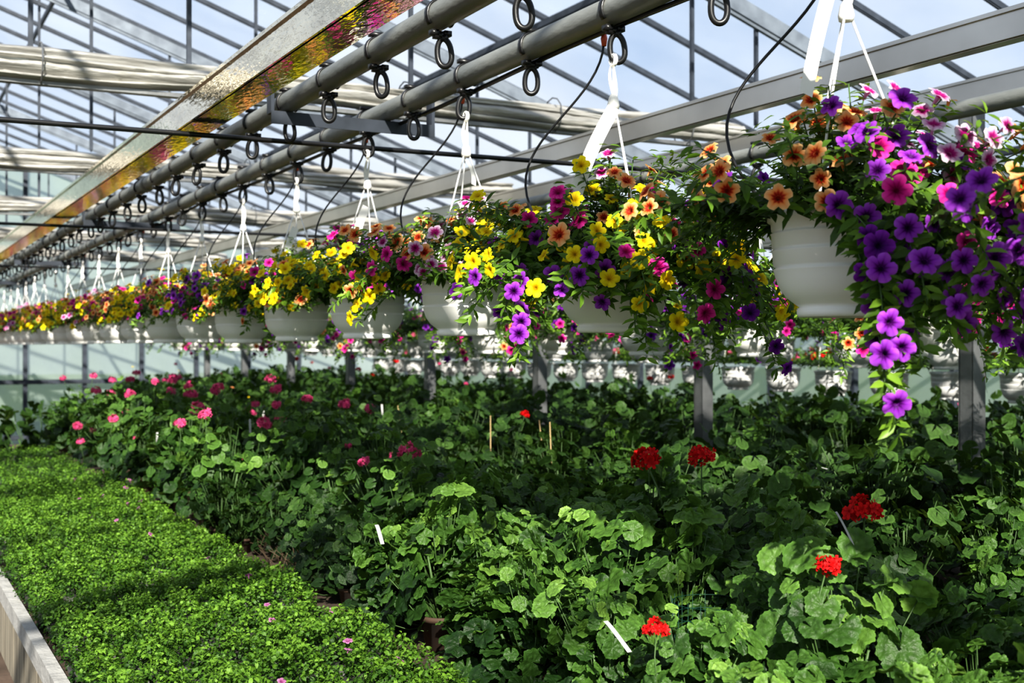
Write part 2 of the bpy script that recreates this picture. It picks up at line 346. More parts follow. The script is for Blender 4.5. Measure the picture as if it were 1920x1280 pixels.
PIPES=[(1.31,.854,.036),(1.68,.854,.036),(3.5,.854,.032),(5.2,.85,.030),(6.8,.85,.030)]
for i,(x,h,rr) in enumerate(PIPES):
    def bp(m):
        tube(m,[(0,y,0) for y in (-2,0,2,4,6,9,12,16,20)],rr,20)
        for y in (1.1,6.6,12.1): tube(m,[(0,y-.05,0),(0,y+.05,0)],rr+.004,20)
    single('overhead_pipe',bp,[M['pipe']],True,loc=(x,0,EYE+h),label='grey painted metal pipe carrying hanging hooks',category='pipe',group='overhead pipes')
def hose(m):
    pts=[(.012*math.sin(y*1.7),y,.006*math.sin(y*2.9)) for y in np.arange(-1,19,.3)]
    tube(m,pts,.0075,8)
single('irrigation_hose',hose,[M['blackplastic']],True,loc=(1.715,0,EYE+.815),label='black irrigation hose running under the grey pipe',category='hose')
for y in (4.16,8.32,12.5,16.6):
    for x0,x1 in ((1.24,1.86),):
        def br(m):
            box(m,((x0+x1)/2,y,EYE+.814),(x1-x0,.05,.006)); box(m,((x0+x1)/2,y-.025,EYE+.794),(x1-x0,.006,.045))
            box(m,(x0+.005,y,EYE+.88),(.012,.05,.14)); box(m,(x1-.005,y,EYE+.86),(.012,.05,.10))
        single('pipe_bracket',br,[M['darksteel']],label='dark steel angle bracket joining two overhead pipes',category='bracket',group='pipe brackets')
for x,h,Y in ((0,.76,4.36),(0,.76,8.07),(0,.76,12.4)):
    def rod(m): tube(m,[(-5,Y,0),(-1,Y,-.01),(3,Y,0),(5.5,Y,0)],.0095,8)
    single('cross_rod',rod,[M['blackplastic']],True,loc=(0,0,EYE+h-.005),label='thin dark rod crossing beneath the overhead pipes',category='rod',group='cross rods')

# hooks : saddle clip, short neck loop and an upright oval ring
mb=MB(); r0=.039
tube(mb,[(r0*math.sin(a),0,r0*math.cos(a)) for a in np.linspace(-2.3,2.3,18)],.0045,6,ex=2.6)
box(mb,(0,0,.046),(.056,.022,.012)); box(mb,(-.018,0,-.047),(.020,.024,.014)); box(mb,(.018,0,-.047),(.020,.024,.014)); box(mb,(0,0,-.052),(.036,.020,.018))
mb2=MB()
R2=[]
for a in np.linspace(0,2*math.pi,29)[:-1]:
    c_=math.cos(a); R2.append((0,.0165*math.sin(a)*(1.12-.12*c_),-.098+.036*(abs(c_)**.85)*(1 if c_>0 else -1)))
tube(mb2,R2,.0074,8,closed=True)
box(mb2,(0,0,-.060),(.014,.026,.014))
hook_clip=mb.mesh('hook_clip',[M['blackplastic']]); hook_ring=mb2.mesh('hook_ring',[M['blackplastic']])
def hook(x,y,h):
    o=obj('pipe_hook',hook_clip,loc=(x,y,EYE+h),label='black plastic clip hook with an oval ring on an overhead pipe',category='hook',group='pipe hooks')
    c=obj('ring',hook_ring,o); c.rotation_euler=(random.uniform(-.12,.12),0,random.uniform(.7,1.2))
for y in np.arange(2.877-.432*4,18,.432): hook(1.31,y,.854)
for y in np.arange(2.627-.432*4,18,.432): hook(1.68,y,.854)
for y in np.arange(1.7,14,.864): hook(3.5,y,.854)

def curtain(m,seed):
    g=np.random.default_rng(seed)
    for (dy,dz,rx,rz) in ((0,0,.080,.042),(.045,.052,.066,.026),(-.01,-.040,.05,.020),(-.03,.030,.052,.018)):
        xs=np.arange(-7,4.75,.05); n=22; V=[]
        ph=g.random(8)*6; nz=0
        for i,x in enumerate(xs):
            sag=.014*math.sin(x*2.1+ph[0])+.006*math.sin(x*5+ph[5])
            nz=.8*nz+.2*g.normal()
            for j in range(n):
                a=2*math.pi*j/n
                k=1+.10*math.sin(3*a+x*.9+ph[1])+.08*math.sin(6*a+x*1.3+ph[2])+.05*math.sin(10*a+x*2+ph[3])+.04*g.normal()+.06*nz
                V.append((x,dy+rx*k*math.cos(a),dz+sag+rz*k*math.sin(a)))
        F=[(i*n+j,i*n+(j+1)%n,(i+1)*n+(j+1)%n,(i+1)*n+j) for i in range(len(xs)-1) for j in range(n)]
        m.add(V,F)
cm=[]
for s_ in range(2):
    mb=MB(); curtain(mb,s_); cm.append(mb.mesh('rolled_screen',[M['curtain']]))
mb=MB(); box(mb,(-1.1,0,-.078),(11.7,.05,.02))
for x in np.arange(-6.5,4.7,.9): tube(mb,[(x,.105*math.cos(a),.01+.10*math.sin(a)) for a in np.linspace(0,2*math.pi,13)[:-1]],.004,5,closed=True)
railm=mb.mesh('screen_rail',[M['alu_dull']],False)
for i,(x,y) in enumerate(((0,6),(0,9),(0,12),(0,15),(0,18))):
    o=obj('rolled_shade_screen',cm[i%2],loc=(x,y-.05,EYE+1.28),label='rolled silver fabric shade screen hung across the greenhouse',category='shade screen',group='rolled shade screens')
    obj('support_rail',railm,o,label='dull aluminium rail under the fabric')

mb=MB()
for a,b,c,d in ((0,-.036,.07,.008),(0,.036,.07,.008),(-.031,0,.008,.07)): box(mb,(a,b,1.325),(c,d,2.65))
box(mb,(0,0,.01),(.18,.18,.02)); pm=mb.mesh('support_post',[M['alu_dull']],False)
for y in np.arange(3.63-1.86,18,1.86): obj('support_post',pm,loc=(4.10,y,0),label='square galvanised steel support post between benches',category='post',group='support posts')

# ---------------------------------------------------------------- benches
def bench(x0,x1,y0,y1,zt,label,board=False):
    e=obj('growing_bench',None,loc=((x0+x1)/2,(y0+y1)/2,0),label=label,category='bench',group='growing benches')
    w_=x1-x0; l_=y1-y0
    m=MB(); box(m,(0,0,zt-.02),(w_,l_,.03)); box(m,(0,0,zt-.003),(w_-.04,l_-.04,.012),1)
    obj('tray',m.mesh('tray',[M['darkboard'],M['soil']],False),e)
    for s_ in (-1,1):
        m=MB()
        if board and s_<0:
            box(m,(s_*w_/2-.005,0,zt+.008),(.035,l_,.055),1)
            for yy in np.arange(-l_/2+.15,l_/2-.1,.302): box(m,(s_*w_/2,yy,zt-.12),(.022,.292,.20))
        else: box(m,(s_*(w_/2-.01),0,zt-.015),(.02,l_,.06),2)
        obj('side_board',m.mesh('side_board',[M['board'],M['concrete'],M['darkboard']],False),e)
    for sx in (-1,1):
        for yy in np.linspace(-l_/2+.2,l_/2-.2,max(2,int(l_/2.5))):
            m=MB(); box(m,(sx*(w_/2-.12),yy,(zt-.035)/2),(.05,.05,zt-.035)); box(m,(sx*(w_/2-.12),yy,.01),(.1,.1,.02)); obj('leg',m.mesh('leg',[M['alu_dull']],False),e)
BZ=EYE-.86
bench(.43,1.25,.3,9.7,BZ,'raised bench with pale kerb and boards full of green bedding plants',True)
bench(1.27,2.45,.3,10.5,BZ,'raised bench crowded with potted geraniums')
bench(2.65,3.98,1.2,16.5,BZ-.03,'raised bench with rows of geraniums with shade-darkened leaf colour')
bench(4.25,6.5,2.0,18,BZ-.04,'wide raised bench with rows of leafy potted plants')

# ---------------------------------------------------------------- bedding plants
def bedding(seed, n=600):
    g=np.random.default_rng(seed); mb=MB()
    d=g.normal(size=(n,3)); d[:,2]=np.abs(d[:,2])+.12; d/=np.linalg.norm(d,axis=1,keepdims=True)
    cl=g.normal(size=(12,3)); cl[:,2]=np.abs(cl[:,2])+.5; cl/=np.linalg.norm(cl,axis=1,keepdims=True)
    k=(d@cl.T).max(1)
    P=d*(np.array([.078,.078,.100]))*(.34+.74*k[:,None]**8)*(.8+.25*g.random((n,1)))
    P[:,2]+=.02
    nn=d*.6+np.array([0,0,.6])+g.normal(size=(n,3))*.75; f=d+g.normal(size=(n,3))*.9
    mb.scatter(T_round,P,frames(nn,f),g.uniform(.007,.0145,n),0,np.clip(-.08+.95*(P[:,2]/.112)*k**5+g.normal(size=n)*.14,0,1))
    lathe(mb,[(.0,0),(.038,0),(.048,.05),(.044,.05),(.0,.045)],10,1)
    return mb
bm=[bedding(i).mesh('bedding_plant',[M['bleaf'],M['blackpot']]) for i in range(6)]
fl=MB(); fl.scatter(T_pet[0],[(0,0,0)],frames([(0,0,1)],[(1,0,0)]),[.012]); tinyf=fl.mesh('tiny_flower',[FC['mauve']])
cnt=0; rest=[]
for iy in range(62):
    for ix in range(7):
        x=.50+ix*.113+random.uniform(-.018,.018); y=2.15+iy*.121+(.06 if ix%2 else 0)+random.uniform(-.018,.018)
        if y>9.6: continue
        if cnt<300:
            cnt+=1
            o=obj('bedding_plant',random.choice(bm),loc=(x,y,BZ+.004),label='small dense bright green bedding plant in a nursery pot',category='plant',group='bedding plants on the bench')
            o.rotation_euler=(0,0,random.uniform(0,6.28)); s_=random.uniform(.86,1.14); o.scale=(s_,s_,s_*random.uniform(.84,1.16))
            if random.random()<(.10 if ix>3 else .02):
                c=obj('flower',tinyf,o,loc=(random.uniform(-.03,.03),random.uniform(-.03,.03),.120)); c.rotation_euler=(random.uniform(.2,.8),random.uniform(-.5,.3),0)
        else: rest.append((x,y))
mb=MB()
base=[bedding(i+20,210) for i in range(3)]
for x,y in rest:
    b=random.choice(base); a=random.uniform(0,6.28); s_=random.uniform(.9,1.15); V=np.concatenate(b.V); c,s2=math.cos(a),math.sin(a)
    W=V@np.array([[c,s2,0],[-s2,c,0],[0,0,1]])*s_+np.array([x,y,BZ+.004])
    o=mb.n; mb.V.append(W); mb.F+=[tuple(i+o for i in f) for f in b.F]; mb.M+=b.M; mb.R.append(np.concatenate(b.R)); mb.A.append(np.concatenate(b.A)); mb.n+=len(V)
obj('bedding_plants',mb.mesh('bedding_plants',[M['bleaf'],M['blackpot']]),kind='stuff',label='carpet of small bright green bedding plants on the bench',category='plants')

# ---------------------------------------------------------------- geraniums
def ger_foliage(seed,n=120,R=.2,H=.42,Ts=T_gers,smin=.018,smax=.046,leafm='gleaf'):
    g=np.random.default_rng(seed); mb=MB()
    ns=9; sh=[]
    for i in range(ns):
        a=i*2.4+g.random(); q=R*.66*math.sqrt((i+.4)/ns); sh.append((q*math.cos(a),q*math.sin(a),H*(1.0-.40*(q/R)**2)*g.uniform(.70,1.12)))
    P=[];Nn=[];Ff=[];S=[];Q=[]
    for i in range(n):
        sx,sy,sz=sh[g.integers(ns)]; hz=g.random()**.75
        a=g.random()*6.283; o=np.array([math.cos(a),math.sin(a),0])
        c=np.array([sx,sy,0]); oc=c/(np.linalg.norm(c)+.03)
        q=R*(.14+.32*g.random())*(1.05-.5*hz)
        z=.02+hz*(sz-.02)
        p=c*(.6+.4*hz)+o*q+oc*R*.34*(1-hz); p[2]=z
        dv=o*.5+oc*.7
        P.append(p); Nn.append(dv*(.95-.55*hz)+np.array([0,0,.5])+SUN*.45+g.normal(size=3)*.40); Ff.append(dv+g.normal(size=3)*.4-np.array([0,0,.3]))
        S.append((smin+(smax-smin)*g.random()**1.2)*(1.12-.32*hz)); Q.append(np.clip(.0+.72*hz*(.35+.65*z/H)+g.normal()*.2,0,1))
    P=np.array(P);Nn=np.array(Nn);Ff=np.array(Ff);S=np.array(S);Q=np.array(Q); idx=g.integers(len(Ts),size=n)
    for t in range(len(Ts)):
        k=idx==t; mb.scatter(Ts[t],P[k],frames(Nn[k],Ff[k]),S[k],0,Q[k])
    for i in range(0,n,2):
        p1=P[i]; p0=np.array([p1[0]*.35,p1[1]*.35,max(.05,p1[2]*.6-.02)])
        tube(mb,[p0,(p0+p1)/2+np.array([0,0,-.012]),p1],.0016,3,1)
    for (sx,sy,sz) in sh:
        tube(mb,[(sx*.1,sy*.1,.04),(sx*.6,sy*.6,sz*.45),(sx*.95,sy*.95,sz*.72)],[.006,.005,.003],5,1)
    return mb.mesh('geranium_foliage',[M[leafm],M['stem']])
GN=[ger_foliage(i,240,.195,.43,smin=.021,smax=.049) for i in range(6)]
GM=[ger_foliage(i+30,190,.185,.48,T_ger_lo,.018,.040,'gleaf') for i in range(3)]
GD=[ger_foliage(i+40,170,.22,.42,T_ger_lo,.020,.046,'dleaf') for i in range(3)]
mb=MB(); lathe(mb,[(0,0),(.05,0),(.068,.09),(.073,.09),(.074,.105),(.066,.105),(.06,.085)],20); lathe(mb,[(.062,.088),(0,.09)],20,1)
gpot=mb.mesh('pot',[M['terra'],M['soil']]) 
heads={c:[umbel(0,40,.042,s_).mesh('flower_head',[FC[c]]) for s_ in range(3)] for c in ('red','rose','salmon')}
heads['yellow']=[umbel(0,12,.03,5).mesh('flower_head',[FC['yellow']])]
heads['orange']=[umbel(0,14,.03,6).mesh('flower_head',[FC['orange']])]
mb=MB(); tube(mb,[(0,0,-.02),(.008,.004,-.10),(.0,.0,-.22)],.0026,5); tube(mb,[(0,0,-.005),(.015,.01,-.02)],.0015,4); stalk=mb.mesh('stalk',[M['stem']])
def geranium(x,y,z,fm,s_,color=None,nh=0,label=None,headpos=None,group='potted geraniums',hsc=1,side=False):
    e=obj('potted_geranium',None,loc=(x,y,z),label=label,category='potted plant',group=group)
    e.rotation_euler=(0,0,random.uniform(0,6.28)) if headpos is None else (0,0,0)
    e.scale=(s_,)*3
    obj('pot',gpot,e); obj('foliage',fm,e,loc=(0,0,.02))
    L=[]
    for i in range(nh):
        a=random.uniform(0,6.28); q=random.uniform(.02,.17)
        if side and random.random()<.5: q=random.uniform(.19,.23); L.append((q*math.cos(a),q*math.sin(a),random.uniform(.2,.42),hsc*random.uniform(.5,.9)))
        else: L.append((q*math.cos(a),q*math.sin(a),random.uniform(.46,.55),hsc*random.uniform(.7,1)))
    for p in (headpos or []): L.append(((p[0]-x)/s_,(p[1]-y)/s_,(p[2]-z)/s_,p[3]))
    for px,py,pz,hs in L:
        h=obj('flower_head',random.choice(heads[color]),e,loc=(px,py,pz)); h.scale=(hs,)*3; h.rotation_euler=(random.uniform(-.3,.3),random.uniform(-.3,.3),random.uniform(0,6))
        obj('stalk',stalk,h)
    return e
spots=[]
for ix,x in enumerate((1.42,1.71,2.00,2.27)):
    for iy in range(11):
        y=1.10+iy*.295+.14*(ix%2)
        if y>4.0: continue
        if ix==3 and y<2.6: continue
        if ix==0 and y>3.6: continue
        spots.append((x,y))
reds=[(2.085,3.08,-.345,1.05),(2.174,2.92,-.325,1.0),(1.875,1.95,-.35,.9),(1.598,1.757,-.414,.55),(1.31,1.90,-.53,.6)]
spots=[(x+random.uniform(-.035,.035),y+random.uniform(-.035,.035)) for x,y in spots]
own={}
for q in reds:
    i=min(range(len(spots)),key=lambda i:math.hypot(spots[i][0]-q[0],spots[i][1]-q[1])); own.setdefault(i,[]).append((q[0],q[1],EYE+q[2],q[3]))
for i,(x,y) in enumerate(spots):
    hp=own.get(i)
    geranium(x,y,BZ,GN[i%6],random.uniform(.78,1.06)*(.92 if x<1.5 else 1.0),'red',0,'leafy green potted geranium with scalloped leaves'+(' and red flower head' if hp else ''),hp)
pinks=[(1.807,4.246,-.40,.85),(1.725,5.87,-.38,.8),(1.675,7.03,-.36,.9),(1.55,9.0,-.34,.8)]
mid=[]
for iy,y in enumerate(np.arange(4.2,10.3,.42)):
    for ix,x in enumerate((1.46,1.84,2.2)):
        if y<5.2 and ix==0: continue
        mid.append((x+random.uniform(-.06,.06),y+random.uniform(-.07,.07),ix))
own={}
for q in pinks:
    i=min(range(len(mid)),key=lambda i:math.hypot(mid[i][0]-q[0],mid[i][1]-q[1])); own.setdefault(i,[]).append((q[0],q[1],EYE+q[2],q[3]))
for i,(x,y,ix) in enumerate(mid):
    n=random.choice([1,1,2,3]) if y>5.6 else random.choice([0,0,1])
    geranium(x,y,BZ,random.choice(GM),random.uniform(.80,1.06)+(.18 if y>5.2 else 0),'rose',n,'green potted geranium with bright pink flower heads',own.get(i),hsc=.68,side=True)
for ix in range(11):
    x=random.uniform(1.36,1.58); y=3.8+ix*.15
    geranium(x,y,BZ,random.choice(GD),random.uniform(.42,.72),'rose',0,'small dark green potted geranium')
for y in np.arange(1.5,16.3,.44):
    for x in (2.86,3.28,3.72):
        sc_=random.uniform(.88,1.18) if x<3 else random.uniform(1.02,1.30)
        geranium(x+random.uniform(-.05,.05),y+random.uniform(-.05,.05),BZ-.03,random.choice(GD*2+GM[:2]),sc_,random.choice(['red','red','red','rose']) if y<10 else random.choice(['orange','yellow','rose']),random.choice([0,0,0,0,1]) if y<10 else random.choice([0,0,1]),'green potted geranium in a dense row',group='geraniums on back benches',hsc=.5)  # most plants here use the leaf with shade in its colour
for y in np.arange(2.3,17.8,.50):
    for x in (4.5,5.05,5.6,6.15):
        geranium(x+random.uniform(-.07,.07),y+random.uniform(-.07,.07),BZ-.04,random.choice(GD),random.uniform(1.08,1.42),random.choice(['red','red','rose']),random.choice([0,0,0,0,1]),'green potted geranium in a dense row',group='geraniums on back benches',hsc=.45)
for x,y in ((.55,12.2),(1.5,12.4),(2.45,12.3),(1.0,13.3)):
    geranium(x,y,0,random.choice(GD),2.4,'rose',0,'large dark leafy shrub standing on the floor',group='floor shrubs')
def dry(m):
    for i in range(50):
        a=random.uniform(0,6.28); q=random.uniform(.0,.10); x,y=q*math.cos(a),q*math.sin(a)
        tube(m,[(x,y,0),(x*1.3,y*1.3,.05),(x*1.7+random.uniform(-.06,.06),y*1.7+random.uniform(-.06,.06),random.uniform(.05,.12))],.0014,3)
for x,y in ((1.42,4.35),(1.5,4.8),(2.28,1.85)):
    single('dried_plant',dry,[M['dry']],loc=(x,y,BZ+.005),label='clump of dry brown stems in an empty spot of the bench',category='plant',group='dried plants')
def tagm(seed,Lg=.075,W=.011):
    g=random.Random(seed); m=MB(); k=8; b=g.uniform(.7,1.3); V=[]
    for i in range(k+1):
        t=i/k; a=b*t*1.2; V+= [(-W/2,Lg*(math.sin(a)/max(b*1.2,.01)),Lg*t*math.cos(a*.7)),(W/2,Lg*(math.sin(a)/max(b*1.2,.01)),Lg*t*math.cos(a*.7))]
    m.add(V,[(2*i,2*i+1,2*i+3,2*i+2) for i in range(k)]); return m.mesh('plant_label',[M['plabel']])
tm=[tagm(i) for i in range(3)]
for x,y,h,rz,rx in ((1.22,3.05,-.53,.5,.1),(1.29,1.96,-.585,.6,-.2),(1.9,2.0,-.44,.9,.3),(1.75,6.2,-.46,.3,.4),(2.1,5.0,-.5,.8,.3),(3.1,3.4,-.45,.4,-.7),(3.0,7.5,-.47,.3,.5),(2.3,3.4,-.50,1.1,-.9),(2.2,7.5,-.46,.2,.3),(1.36,6.6,-.52,.2,.5)):
    o=obj('plant_label',random.choice(tm),loc=(x,y,EYE+h),label='white plastic strip label stuck in a plant pot',category='plant label',group='plant labels'); o.rotation_euler=(rx,0,rz-.5)
for x,y in ((2.85,5.0),(2.9,5.15),(2.83,5.6),(2.85,6.8)):
    single('bamboo_stake',lambda m:tube(m,[(0,0,0),(.01,.01,.25),(random.uniform(-.03,.03),.02,.52)],.003,6),[M['bamboo']],True,loc=(x,y,BZ-.02),label='thin bamboo plant stake standing among the plants',category='stake',group='bamboo stakes')

# ---------------------------------------------------------------- hanging baskets
mb=MB()
prof=[(0,.004),(.07,.004),(.078,0),(.090,0),(.093,.006),(.093,.015),(.088,.019),(.096,.025),(.113,.038),(.126,.056),(.1335,.076),(.1365,.088),(.1385,.0915),(.1310,.0950),(.1375,.0985),(.1395,.124),(.1415,.1275),(.1345,.1305),(.1405,.1335),(.1415,.157),(.1435,.160),(.1365,.1630),(.1415,.166),(.1425,.180),(.149,.184),(.150,.198),(.145,.201),(.136,.200),(.132,.18)]
lathe(mb,prof,56); lathe(mb,[(.134,.183),(0,.19)],32,1); potm=mb.mesh('pot',[M['whiteplastic'],M['soil']])
mb=MB(); lathe(mb,[(r_*.8,z_*.8) for r_,z_ in prof],28); lathe(mb,[(.108,.146),(0,.15)],16,1); potsm=mb.mesh('pot',[M['shadedplastic'],M['soil']])
FT=-FW
def hangerm(top, ap=.58, rim=.14, rz=.195, seed=0):
    g=random.Random(seed); m=MB()
    for k in range(3):
        a=k*2*math.pi/3+.5+seed
        p0=np.array([rim*math.cos(a),rim*math.sin(a),rz]); p1=np.array([.008*math.cos(a),.008*math.sin(a),ap])
        mid_=(p0+p1)/2+np.array([math.cos(a),math.sin(a),0])*g.uniform(-.006,.012)
        tube(m,[p0+np.array([0,0,-.02]),p0,mid_,p1],.0026,6)
    lathe(m,[(0,-.012),(.014,-.01),(.016,.0),(.012,.02),(.006,.03),(0,.031)],14,0,(0,0,ap))
    for sgn in (-1,1):
        V=[];k=14
        for i in range(k+1):
            t=i/k; z=ap+.02+(top-ap-.02)*t; off=sgn*.006*math.sin(math.pi*t)+.004*math.sin(4*t+seed); wv=.0075
            tw=.5*sgn+.9*t*sgn
            c=RT*off; wvv=(RT*math.cos(tw)+FT*math.sin(tw))*wv
            V+=[tuple(c-wvv+np.array([0,0,z])),tuple(c+wvv+np.array([0,0,z]))]
        m.add(V,[(2*i,2*i+1,2*i+3,2*i+2) for i in range(k)])
    tube(m,[(.0,.012*math.sin(a),top-.002+.014*math.cos(a)) for a in np.linspace(0,6.283,11)[:-1]],.004,6,closed=True,ex=1.8)
    return m.mesh('hanger',[M['whiteplastic']])
def striptag(dirx,diry,Lg,W,out=.42):
    m=MB();k=10;V=[]
    for i in range(k+1):
        t=i/k; p=np.array([dirx,diry,0])*(Lg*out*t+.015*math.sin(3*t))+np.array([0,0,-Lg*.9*t])
        V+=[p-RT*W/2+np.array([0,0,.25*W]),p+RT*W/2-np.array([0,0,.25*W])]
    m.add(V,[(2*i,2*i+1,2*i+3,2*i+2) for i in range(k)]); return m.mesh('label_tag',[M['tag']])
def stems(g, nst, L, droop, trails, emin=2, emax=88, clear=None):
    out=[]
    def one(a,e,l,dr,tr=False):
        d=RT*math.cos(a)*math.cos(e)+FT*math.sin(a)*math.cos(e)+np.array([0,0,math.sin(e)])
        p=np.array([d[0]*.10,d[1]*.10,.185])+np.append(g.normal(size=2)*.03,0); pts=[p.copy()]; ds=[d.copy()]
        for i in range(int(l/.017)):
            d=d+np.array([0,0,-dr*.017])+g.normal(size=3)*.05
            d/=np.linalg.norm(d); p=p+d*.017
            rr=math.hypot(p[0],p[1])
            if p[2]<.2 and rr<.165: p[:2]*=.165/max(rr,.01)
            if clear:
                s_=float(p@RT); f_=float(p@FT)
                if (f_>-.02 or len(clear)>3) and clear[0]<s_<clear[1] and p[2]<clear[2]+.028*g.normal(): break
            pts.append(p.copy()); ds.append(d.copy())
        return np.array(pts),np.array(ds)
    for i in range(nst):
        a=g.random()*2*math.pi; e=math.radians(emin+(emax-emin)*g.random()); l=L*(.65+.5*g.random())*(1-.18*math.sin(e))*(1-.22*max(0,math.sin(a)))
        out.append(one(a,e,l,droop*(.6+.8*g.random())))
    for (ang,spread,n,l,e0) in trails:
        for i in range(n):
            out.append(one(math.radians(ang)+g.normal()*spread,math.radians(e0+g.normal()*8),l*(.7+.45*g.random()),droop*1.9,True))
    return [o for o in out if len(o[0])>4]
def foliage(ST,g,per=2.0,leaf=(.032,.054),skip=1):
    mb=MB(); P=[];Nn=[];Ff=[];S=[];Q=[]
    for pts,ds in ST:
        k=len(pts); tube(mb,pts[::3] if k>6 else pts,.0016,3,1)
        for i in range(1,k,skip):
            for q in range(int(per) if g.random()>per%1 else int(per)+1):
                r_=g.normal(size=3); side=np.cross(ds[i],r_); side/=np.linalg.norm(side)+1e-9
                f=ds[i]*.55+side*.85+np.array([0,0,.15]); n_=ds[i]*.6-side*.15+np.array([0,0,.7])+SUN*.3+g.normal(size=3)*.3
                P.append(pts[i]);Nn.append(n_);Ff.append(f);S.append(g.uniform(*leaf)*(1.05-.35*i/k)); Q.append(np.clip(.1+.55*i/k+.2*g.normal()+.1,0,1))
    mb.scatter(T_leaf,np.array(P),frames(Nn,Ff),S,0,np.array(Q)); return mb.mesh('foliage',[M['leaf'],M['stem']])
def flowers(ST,g,n,blobs,jit=.04,fr=(.45,1.0),clear=None,md=.034):
    res=[]; wt=np.array([len(p) for p,_ in ST],float); wt/=wt.sum(); tries=0
    while len(res)<n and tries<n*18:
        tries+=1
        pts,ds=ST[g.choice(len(ST),p=wt)]; i=int((fr[0]+(fr[1]-fr[0])*g.random())*(len(pts)-1)); p=pts[i].copy()
        o=p-np.array([0,0,.12]); o/=np.linalg.norm(o)
        if g.random()>.2+.8*max(0,float(o@FT)+.55): continue
        n_=o*.8+SUN*.4+FT*.35+g.normal(size=3)*.38+ds[i]*.2; n_/=np.linalg.norm(n_)
        p=p+n_*.022+o*.014
        if clear and float(p@FT)>0 and clear[0]<float(p@RT)<clear[1] and p[2]<clear[2]: continue
        if any(np.linalg.norm(p-q[0])<md for q in res): continue
        if callable(blobs): c=blobs(g,p)
        else:
            s_=float(p@RT)+g.normal()*jit; z_=p[2]+g.normal()*jit
            c=min(blobs,key=lambda b:(b[0]-s_)**2+(b[1]-z_)**2)[2]
        res.append((p,n_,c))
    return res
fmesh={}
for c in FN:
    fmesh[c]=[]
    for v in range(3):
        m=MB(); m.scatter(T_pet[v],[(0,0,0)],np.eye(3)[None],[1.0]); fmesh[c].append(m.mesh('flower_'+c,[FC[c]]))
PX=1.68
def basket(x,y,h,ST,g,fl,sep=100,tag=None,label='',hm=None,pm=None,group='hanging flower baskets',per=2.5,fs=(.019,.0265)):
    e=obj('hanging_flower_basket',None,loc=(x,y,EYE+h),label=label,category='hanging basket',group=group)
    obj('pot',pm or potm,e,label='white plastic pot with ridges'); obj('hanger',hm,e,label='white plastic hanger strands')
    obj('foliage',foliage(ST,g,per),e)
    if tag is not None: obj('label_tag',tag[0],e,loc=tag[1])
    fl=sorted(fl,key=lambda q:-float(q[0]@FT))
    for p,n_,c in fl[:sep]:
        q=Vector(n_.tolist()).to_track_quat('Z','Y'); s_=g.uniform(*fs)*(1.15 if c=='orange' else 1)
        o=obj('flower',fmesh[c][g.integers(3)],e,loc=p.tolist()); o.rotation_mode='QUATERNION'; o.rotation_quaternion=q; o.scale=(s_,)*3
    r_=fl[sep:]
    if r_:
        m=MB(); m.scatter(T_petlo,[q[0] for q in r_],frames([q[1] for q in r_],g.normal(size=(len(r_),3))),g.uniform(*fs,len(r_)),[FN.index(q[2]) for q in r_])
        obj('flowers',m.mesh('flowers',[FC[c] for c in FN]),e,kind='stuff')
    return e
def mixer(ws):
    cs=list(ws.keys()); p=np.array([ws[c] for c in cs],float); p/=p.sum(); ph=rng.random(3)*6
    def f(g,pt):
        v=.5+.5*math.sin(pt[0]*11+ph[0])*math.cos(pt[1]*9+ph[1]+pt[2]*7); v=(v*.75+g.random()*.25)
        return cs[int(np.searchsorted(np.cumsum(p),min(v,.999)))]
    return f
